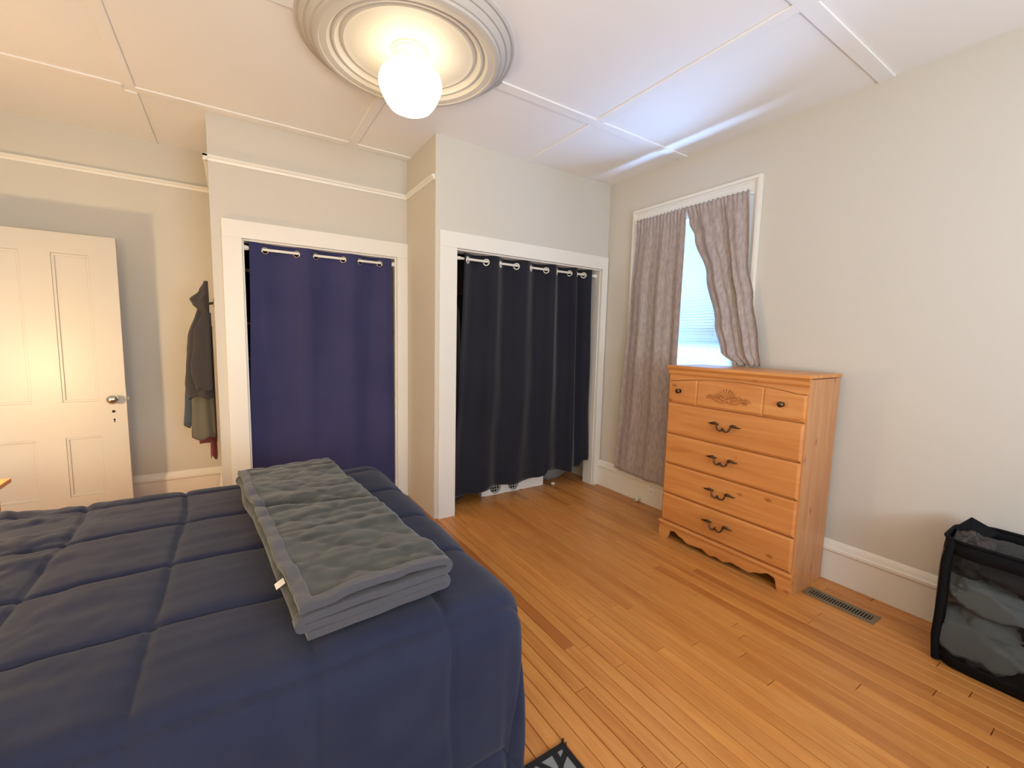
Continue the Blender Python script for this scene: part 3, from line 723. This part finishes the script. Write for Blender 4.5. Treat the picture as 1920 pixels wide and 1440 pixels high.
keep(MB().box(XR+.02, XR+.04, ya, yb, WZ0+.004, WZ0+.018).build('bottom_rail', WHITEP, bevel=.002), bl)
for yy in (1.80, 1.845): keep(MB().tube([(XR+.012, yy, WZ1-.04), (XR+.012, yy, 1.20)], .0012, 6).build('cord', WHITEP), bl)

# ================================================================= SMALLER THINGS
# nightstand and bedside lamp at the far side of the bed head
ns = empty('nightstand', (-1.25, 2.95, 0), 'brown wooden nightstand at the left picture edge beyond the bed', 'nightstand')
keep(MB().box(-1.52, -.965, 2.76, 3.14, .58, .602).build('top', PINE_Y, bevel=.003), ns)
keep(MB().box(-1.50, -1.0, 2.79, 3.11, .10, .58).build('cabinet', PINE_Y, bevel=.003), ns)
for xx in (-1.47, -1.03):
    for yy in (2.82, 3.08): keep(MB().box(xx-.02, xx+.02, yy-.02, yy+.02, 0, .10).build('leg', PINE_Z_SHADED), ns)
bt = empty('bedside_lamp', (-1.30, 2.93, .602), 'bedside lamp standing on the nightstand, lighting the open door', 'lamp')
keep(MB().lathe([(.07, .602), (.07, .612), (.02, .63), (.014, .80), (.02, .95), (.018, .985)], (-1.30, 2.93, 0), 28).build('base', SILVER, smooth=40), bt)
keep(MB().lathe([(.018, .985), (.03, 1.0), (.045, 1.03), (.042, 1.055), (.025, 1.078), (.002, 1.085)], (-1.30, 2.93, 0), 24).build('bulb', emis('bulb_glow', (1, .69, .38, 1), BULB_E), smooth=60), bt)

# coats on the side of the left closet
def garment(name, label, yc_, z0, z1, x_out, depth, m, seed, prof, cat='coat', foldn=5, hem=.012):
    """soft hanging bundle: closed tube whose width follows prof, hung flat against the closet side"""
    n = 40; nv = 46; V = []
    for j in range(nv):
        t = j/(nv-1); z = z1+(z0-z1)*t; k_ = interp(prof, t)
        for i in range(n):
            a = 2*pi*i/n
            fo = 1+.16*min(1, t*3)*sin(a*foldn+seed+1.3*nz(t*3, seed))+.10*nz(cos(a)*2+seed, sin(a)*2, t*4)
            x = XA-.024-x_out*k_/2+ (x_out*k_/2)*cos(a)*fo
            y = yc_+depth*(.35+.65*k_)/2*sin(a)*fo
            V.append((min(x, XA-.034), y, z+(hem*sin(a*3+seed)*t)))
    F = [(j*n+i, j*n+(i+1) % n, (j+1)*n+(i+1) % n, (j+1)*n+i) for j in range(nv-1) for i in range(n)]+[tuple(range(n-1, -1, -1)), tuple((nv-1)*n+i for i in range(n))]
    o = mesh(name, V, F, m, None, True); return o
CT1 = mat('charcoal_fleece', rgb(54, 49, 49), .9, sheen=.1, bump=.5, bscale=260)
CT2 = mat('slate_cloth', rgb(66, 76, 88), .9, sheen=.1, bump=.4, bscale=260)
CT3 = mat('olive_grey_cloth', rgb(94, 90, 78), .9, sheen=.1, bump=.4, bscale=260)
CT4 = mat('maroon_cloth', rgb(104, 42, 52), .9, sheen=.2, bump=.4, bscale=260)
hk = empty('coat_hook', (XA-.01, 3.86, 1.66), 'wooden coat hook board on the closet side wall behind the jacket', 'hook')
keep(MB().box(XA-.014, XA, 3.80, 4.06, 1.54, 1.60).build('board', SHELFW, bevel=.002), hk)
for yy in (3.86, 4.0): keep(MB().tube([(XA-.012, yy, 1.575), (XA-.05, yy, 1.565), (XA-.065, yy, 1.585)], .005, 8).build('hook', IRON, smooth=60), hk)
jk = empty('jacket', (XA-.09, 3.86, 1.66), 'dark charcoal hooded jacket hanging on the closet side wall', 'jacket')
keep(garment('jacket_body', '', 3.66, .905, 1.64, .165, .13, CT1, 1, [(0, .25), (.1, .42), (.45, .84), (.85, 1.0), (1, .93)]), jk)
keep(garment('hood', '', 3.625, 1.48, 1.70, .105, .12, CT1, 5, [(0, .32), (.3, .55), (.6, 1.0), (.75, .9), (1, .5)], foldn=3), jk)
keep(garment('sleeve', '', 3.60, .97, 1.52, .125, .06, CT1, 2.5, [(0, .35), (.3, .8), (.8, 1), (1, .85)], foldn=3), jk)
tag(garment('shirt', '', 3.90, .665, 1.5, .192, .07, CT2, 3, [(0, .3), (.3, .8), (1, 1)], hem=.02), 'slate blue garment hanging under the jacket, nearest the back wall', 'clothes')
tag(garment('trousers', '', 3.785, .60, 1.45, .155, .085, CT3, 4.2, [(0, .3), (.3, .8), (1, .95)], foldn=6, hem=.02), 'olive grey garment with loose folds hanging below the jacket', 'clothes')
sw = tag(garment('sweater', '', 4.00, .53, 1.40, .120, .07, CT4, 6, [(0, .3), (.3, .8), (1, 1)], foldn=4, hem=.02), 'maroon garment whose hem hangs lowest of the wall clothes', 'clothes')

o = garment('sleeve', '', 3.90, .42, 1.2, .055, .07, CT4, 2, [(0, .5), (.3, .8), (1, 1)], foldn=3, hem=.02); o.parent = sw
# closet 1 shelves & clothes, closet 2 contents
sh = empty('closet_shelf', (.6, 4.0, 1.0), 'narrow wooden shelves inside the left closet, seen at the curtain edge', 'shelf')
for z in (.78, 1.16, 1.42, 1.80): keep(MB().box(-.012, .22, 3.72, 4.22, z, z+.018).build('shelf_board', SHELFW), sh)
def hangclothes(x0, x1, n, y, z0, z1, cols, label, name='hanging_shirt'):
    for i in range(n):
        xx = x0+(x1-x0)*i/max(1, n-1); m = cols[i % len(cols)]
        V = []; nn = 24; nv = 16
        for j in range(nv):
            t = j/(nv-1); z = z1+(z0-z1)*t; k_ = interp([(0, .12), (.12, .75), (.3, .85), (1, 1)], t)
            for q in range(nn):
                a = 2*pi*q/nn; V.append((xx+.020*(1+.3*sin(5*a+i))*cos(a), y+.2*k_*sin(a), z))
        F = [(j*nn+q, j*nn+(q+1) % nn, (j+1)*nn+(q+1) % nn, (j+1)*nn+q) for j in range(nv-1) for q in range(nn)]+[tuple(range(nn-1, -1, -1)), tuple((nv-1)*nn+q for q in range(nn))]
        tag(mesh(name, V, F, m, None, True), label[i % len(label)], 'clothes')
CD1 = mat('dark_cotton', rgb(38, 36, 42), .9); CD2 = mat('grey_cotton', rgb(110, 112, 118), .9); CD3 = mat('brown_cotton', rgb(70, 52, 44), .9)
rod2 = empty('closet_rail', (2.1, 3.40, 1.74), 'dark clothes rail inside the wide closet', 'rail')
keep(MB().tube([(XB+.102, 3.40, 1.74), (XR-.002, 3.40, 1.74)], .012, 12).build('pole', DARKW, smooth=60), rod2)
hangclothes(1.38, 1.64, 5, 3.40, .60, 1.72, [CD1, CD3, CD1, CD2, CD1], ['black shirt hanging leftmost in the wide closet gap', 'brown shirt hanging second from the left in the wide closet', 'black shirt hanging behind the left curtain edge of the wide closet', 'grey shirt hanging behind the blackish curtain, fourth from the left', 'black shirt hanging fifth from the left in the wide closet'])
def sackf(a, b):
    th = a*2*pi; ph = b*pi
    k_ = 1+.18*nz(cos(th)*1.5, sin(th)*1.5, b*3)
    return (2.60+.19*sin(ph)*cos(th)*k_, 3.28+.12*sin(ph)*sin(th)*k_, max(.004, .14+.135*cos(ph)*k_-.03*sin(ph)))
V, F = grid(40, 20, sackf)
tag(mesh('storage_bag', V, F, mat('grey_bag', rgb(128, 126, 128), .8, bump=.5, bscale=80), None, True), 'slouched grey cloth bag on the floor under the right end of the blackish curtain', 'bag')
V, F = grid(40, 20, lambda a, b: (1.50+.10*sin(b*pi)*cos(a*2*pi), 3.20+.09*sin(b*pi)*sin(a*2*pi), max(.004, .06+.06*cos(b*pi)*(1+.2*nz(a*6, b*6)))))
tag(mesh('shoe_bag', V, F, CD1, None, True), 'dark soft bag on the closet floor left of the white fan', 'bag')
fan = empty('twin_fan', (2.07, 3.155, 0), 'white twin fan panel lying on the floor under the blackish curtain hem', 'fan')
fr_ = [(1.885, .064), (2.072, .066)]
# front plate with two round openings
def plate():
    V = []; F = []; nn = 32; x0, x1, z0, z1 = 1.748, 2.405, .0015, .140
    cells = [(x0, 1.98, fr_[0]), (1.98, 2.16, fr_[1])]
    for a, b, (cx_, cz_) in cells:
        n0 = len(V)
        for i in range(nn):
            t = 2*pi*i/nn+pi/4*0; c, s = cos(t), sin(t)
            k_ = min((b-cx_)/c if c > 1e-6 else ((a-cx_)/c if c < -1e-6 else 9), (z1-cz_)/s if s > 1e-6 else ((z0-cz_)/s if s < -1e-6 else 9))
            V.append((cx_+c*.054, 3.13, cz_+s*.054)); V.append((cx_+c*k_, 3.13, cz_+s*k_))
        for i in range(nn):
            j = (i+1) % nn; F.append((n0+2*i, n0+2*i+1, n0+2*j+1, n0+2*j))
    n0 = len(V); V += [(2.16, 3.13, z0), (x1, 3.13, z0), (x1, 3.13, z1), (2.16, 3.13, z1)]; F.append((n0, n0+1, n0+2, n0+3))
    o = mesh('front_plate', V, F, WHITEP); md = o.modifiers.new('t', 'SOLIDIFY'); md.thickness = .004; md.offset = -1; keep(o, fan)
plate()
keep(MB().box(1.752, 2.402, 3.160, 3.19, .0015, .134).box(1.748, 2.405, 3.136, 3.19, .1362, .140).box(1.748, 1.752, 3.136, 3.16, .0015, .12).box(2.401, 2.405, 3.136, 3.16, .0015, .12).build('housing', mat('fan_body', rgb(200, 200, 200), .5)), fan)
for cx_, cz_ in fr_:
    m_ = MB()
    for d in (-.036, -.012, .012, .036):
        hw = math.sqrt(.054**2-d*d); m_.box(cx_+d-.0011, cx_+d+.0011, 3.128, 3.131, cz_-hw, cz_+hw).box(cx_-hw, cx_+hw, 3.128, 3.131, cz_+d-.0011, cz_+d+.0011)
    keep(m_.build('grille', WHITEP), fan)
    keep(MB().lathe([(.053, 3.158), (.053, 3.1595)], (cx_, 0, cz_), 24, axis='y').build('fan_well', DARKM), fan)

# outlet and pipe stub
ol = empty('wall_outlet', (XR-.02, 2.268, .142), 'white double wall outlet on the baseboard left of the dresser', 'outlet')
keep(MB().box(XR-.026, XR-.0201, 2.232, 2.304, .090, .200).build('cover_plate', WHITEP, bevel=.003), ol)
for z in (.124, .166):
    keep(MB().box(XR-.029, XR-.0255, 2.252, 2.284, z-.014, z+.014).build('socket', WHITEP, bevel=.004), ol)
    keep(MB().box(XR-.0296, XR-.0288, 2.260, 2.2625, z-.004, z+.007).box(XR-.0296, XR-.0288, 2.273, 2.2755, z-.004, z+.007).build('socket_slot', DARKM), ol)
pc = empty('pipe_stub', (2.85, 2.385, .03), 'small white capped pipe stub sticking out above the floor', 'pipe')
keep(MB().tube([(XR-.021, 2.385, .032), (2.845, 2.385, .032)], .011, 14).build('pipe', WHITEP, smooth=60), pc)
keep(MB().lathe([(.018, 2.850), (.020, 2.842), (.020, 2.826), (.014, 2.820)], (0, 2.385, .032), 18, axis='x').build('cap', WHITEP, smooth=40), pc)
keep(MB().lathe([(.006, 2.8205), (.006, 2.8185)], (0, 2.385, .032), 12, axis='x').build('hole', DARKM), pc)
wd = MB().lathe([(.002, .0005), (.018, .002), (.02, .010), (.014, .018), (.003, .021)], (2.50, 3.10, 0), 20).build('door_stop', WHITEP, smooth=50)
tag(wd, 'small white round cap on the floor by the grey cloth bag', 'cap')

# floor vent
VX0, VX1, VY0, VY1 = 2.600, 2.706, .685, 1.008
fv = empty('floor_vent', (2.65, .85, 0), 'bronze slotted floor register between dresser and baseboard', 'vent')
m_ = MB().box(VX0, VX0+.024, VY0, VY1, -.002, .004).box(VX1-.024, VX1, VY0, VY1, -.002, .004).box(VX0+.024, VX1-.024, VY0, VY0+.022, -.002, .004).box(VX0+.024, VX1-.024, VY1-.022, VY1, -.002, .004)
keep(m_.build('frame', VENT, bevel=.001), fv)
keep(MB().box(VX0+.022, VX1-.022, VY0+.02, VY1-.02, -.001, .0006).build('duct', DARKM), fv)
N_ = 22
for i in range(N_):
    y = VY0+.030+(VY1-VY0-.06)*i/(N_-1)
    keep(MB().box(VX0+.023, VX1-.023, y-.0024, y+.0024, .0008, .0035).build('slat', VENT), fv)

# rug
rg = empty('area_rug', (.2, .55, 0), 'black and grey patterned rug whose corner shows beside the bed', 'rug')
def rugm():
    m = bpy.data.materials.new('rug_pattern'); m.use_nodes = True; nt = m.node_tree; N = nt.nodes; L = nt.links; b = N['Principled BSDF']; b.inputs['Roughness'].default_value = .95
    tc = N.new('ShaderNodeTexCoord'); v = N.new('ShaderNodeTexVoronoi'); v.feature = 'DISTANCE_TO_EDGE'; v.inputs['Scale'].default_value = 13
    L.new(tc.outputs['Object'], v.inputs['Vector']); r = N.new('ShaderNodeValToRGB'); e = r.color_ramp.elements
    e[0].position = .10; e[0].color = rgb(24, 22, 26); e[1].position = .13; e[1].color = rgb(128, 130, 134); L.new(v.outputs['Distance'], r.inputs[0]); L.new(r.outputs[0], b.inputs['Base Color'])
    n2 = N.new('ShaderNodeTexNoise'); n2.inputs['Scale'].default_value = 400; bp = N.new('ShaderNodeBump'); bp.inputs['Strength'].default_value = .7; bp.inputs['Distance'].default_value = .003
    L.new(n2.outputs[0], bp.inputs['Height']); L.new(bp.outputs[0], b.inputs['Normal']); return m
keep(MB().box(-1.0, .872, -.5, .984, .001, .010).build('pile', rugm(), bevel=.003), rg)
bk = mat('rug_border', rgb(20, 18, 20), .95, bump=.5, bscale=300)
m_ = MB().box(.868, .887, -.5, .999, .001, .012).box(-1.0, .868, .980, .999, .001, .012)
m_.tube([(.880, .993, .010), (.893, 1.006, .012), (.897, 1.012, .006)], [.006, .004, .001], 6).tube([(.885, .985, .010), (.900, .995, .008)], [.005, .001], 6)
keep(m_.build('border', bk, bevel=.003), rg)

# laundry hamper with mesh sides
hp = empty('laundry_hamper', (2.69, .17, 0), 'black mesh pop-up laundry hamper full of grey and navy clothes by the right wall', 'hamper')
HX0, HX1, HY0, HY1, HZ1 = 2.515, 2.845, -.22, .478, .575
def plan(q, ins=0, R0=.14):   # rounded rectangle outline, q 0..1
    x0, x1, y0, y1 = HX0+ins, HX1-ins, HY0+ins, HY1-ins; R0 = max(.03, R0-ins); pts = []
    for cx_, cy_, a0 in ((x1-R0, y1-R0, 0), (x0+R0, y1-R0, 90), (x0+R0, y0+R0, 180), (x1-R0, y0+R0, 270)):
        for i in range(9): a = radians(a0+90*i/8); pts.append((cx_+R0*cos(a), cy_+R0*sin(a)))
    return pts
def outline(z, ins=0, R0=.11, wob=.0):
    return [(x+wob*nz(x*7, y*7, z*5), y+wob*nz(x*7, y*7, z*5+9), z) for x, y in plan(0, ins, R0)]
nP = len(plan(0))
def wallband(z0, z1, name, m, ins=0, n=6, idx=None, thick=.002, rnd=True):
    V = []; 
    for j in range(n):
        z = z0+(z1-z0)*j/(n-1); t = z/HZ1
        bul = .012*sin(pi*t)-.02*max(0, 1-t*9)
        V += [(x, y, zz) for x, y, zz in outline(z, ins-bul, wob=.012)]
    F = []
    ii = idx or range(nP)
    for j in range(n-1):
        for i in ii: k_ = (i+1) % nP; F.append((j*nP+i, j*nP+k_, (j+1)*nP+k_, (j+1)*nP+i))
    o = mesh(name, V, F, m, None, True); md = o.modifiers.new('t', 'SOLIDIFY'); md.thickness = thick; md.offset = 0; keep(o, hp); return o
wallband(.060, .50, 'mesh_side', NET, n=10)
wallband(.004, .060, 'base_band', BLK, n=4)
wallband(.50, .562, 'rim_band', BLK, n=3)
keep(MB().prism([(x, y) for x, y in plan(0, .02)], 2, .001, .006).build('bottom', BLK), hp)
m_ = MB().tube([(x, y, z+.010*sin(y*9)) for x, y, z in outline(HZ1-.012, -.003, wob=.012)], .007, 8, closed=True)
keep(m_.build('rim_wire', BLK, smooth=60), hp)
# corner posts (cloth covered) and the peaked corner
for a in (4, 13, 22, 31):
    pts = [outline(HZ1*t, -.012*sin(pi*t), wob=.012)[a] for t in (.02, .2, .4, .6, .8, .97)]
    pts = [(x, y, z) for x, y, z in pts]
    keep(MB().tube(pts, [.016, .018, .018, .018, .018, .015], 8).build('corner_post', BLK, smooth=60), hp)
px, py, pz = outline(.56, 0, wob=.012)[4]
V = [(2.72, HY1+.006, .47), (2.835, HY1-.06, .53), (2.79, HY1-.04, .605), (2.72, HY1-.0, .555), (2.63, HY1-.01, .48), (2.82, HY1-.13, .555), (2.70, HY1-.08, .53)]
keep(mesh('peaked_corner', V, [(0, 1, 2, 3), (0, 3, 4), (2, 1, 5), (3, 2, 6), (2, 5, 6)], BLK), hp)
hp.children[-1].modifiers.new('t', 'SOLIDIFY').thickness = .006
# handle strap on the front rim
keep(MB().tube([(HX0-.004, .10, .56), (HX0-.014, .09, .575), (HX0-.012, .06, .55), (HX0-.010, .05, .53)], .008, 8).build('handle', BLK, smooth=60), hp)
def lump(name, c, r, m, label, seed, cat='clothes', fold=.25):
    def fn(a, b):
        th = a*2*pi; ph = b*pi; d = Vector((sin(ph)*cos(th), sin(ph)*sin(th), cos(ph)))
        k_ = 1+fold*nz(d.x*2+seed, d.y*2, d.z*2)+.16*abs(nz(d.x*4, d.y*4+seed, d.z*6))+.10*abs(nz(d.x*9+seed, d.y*9, d.z*12))
        x, y, z = c[0]+r[0]*d.x*k_, c[1]+r[1]*d.y*k_, c[2]+r[2]*d.z*k_
        return (min(max(x, HX0+.012), HX1-.012), min(max(y, HY0+.012), HY1-.012), max(z, .008))
    V, F = grid(80, 48, fn); return tag(mesh(name, V, F, m, None, True), label, cat)
GS = mat('grey_sage_cloth', rgb(158, 164, 160), .9, bump=.6, bscale=120); NV = mat('deep_navy_cloth', rgb(24, 24, 44), .9, bump=.4, bscale=120)
BR = mat('speckled_brown_cloth', rgb(76, 68, 64), .95, bump=.8, bscale=160, col2=rgb(46, 42, 42), cscale=60); CH = mat('charcoal_knit', rgb(56, 54, 54), .95, bump=.8, bscale=160)
lump('laundry', (2.66, .33, .15), (.15, .16, .12), GS, 'grey sage garment bundled at the bottom left of the hamper', 2)
lump('laundry', (2.67, .34, .32), (.16, .15, .075), GS, 'pale grey folded garment across the middle of the hamper', 7)
lump('laundry', (2.68, .05, .26), (.17, .22, .16), NV, 'deep navy garment filling the right of the hamper', 4)
lump('laundry', (2.66, -.02, .06), (.15, .22, .045), CH, 'dark grey garment lying at the hamper bottom right', 9)
lump('laundry', (2.70, .17, .46), (.14, .28, .085), CH, 'charcoal knit garment piled on top of the hamper load', 12)
lump('laundry', (2.70, .40, .45), (.12, .09, .10), BR, 'speckled brown garment at the left upper hamper corner', 15)
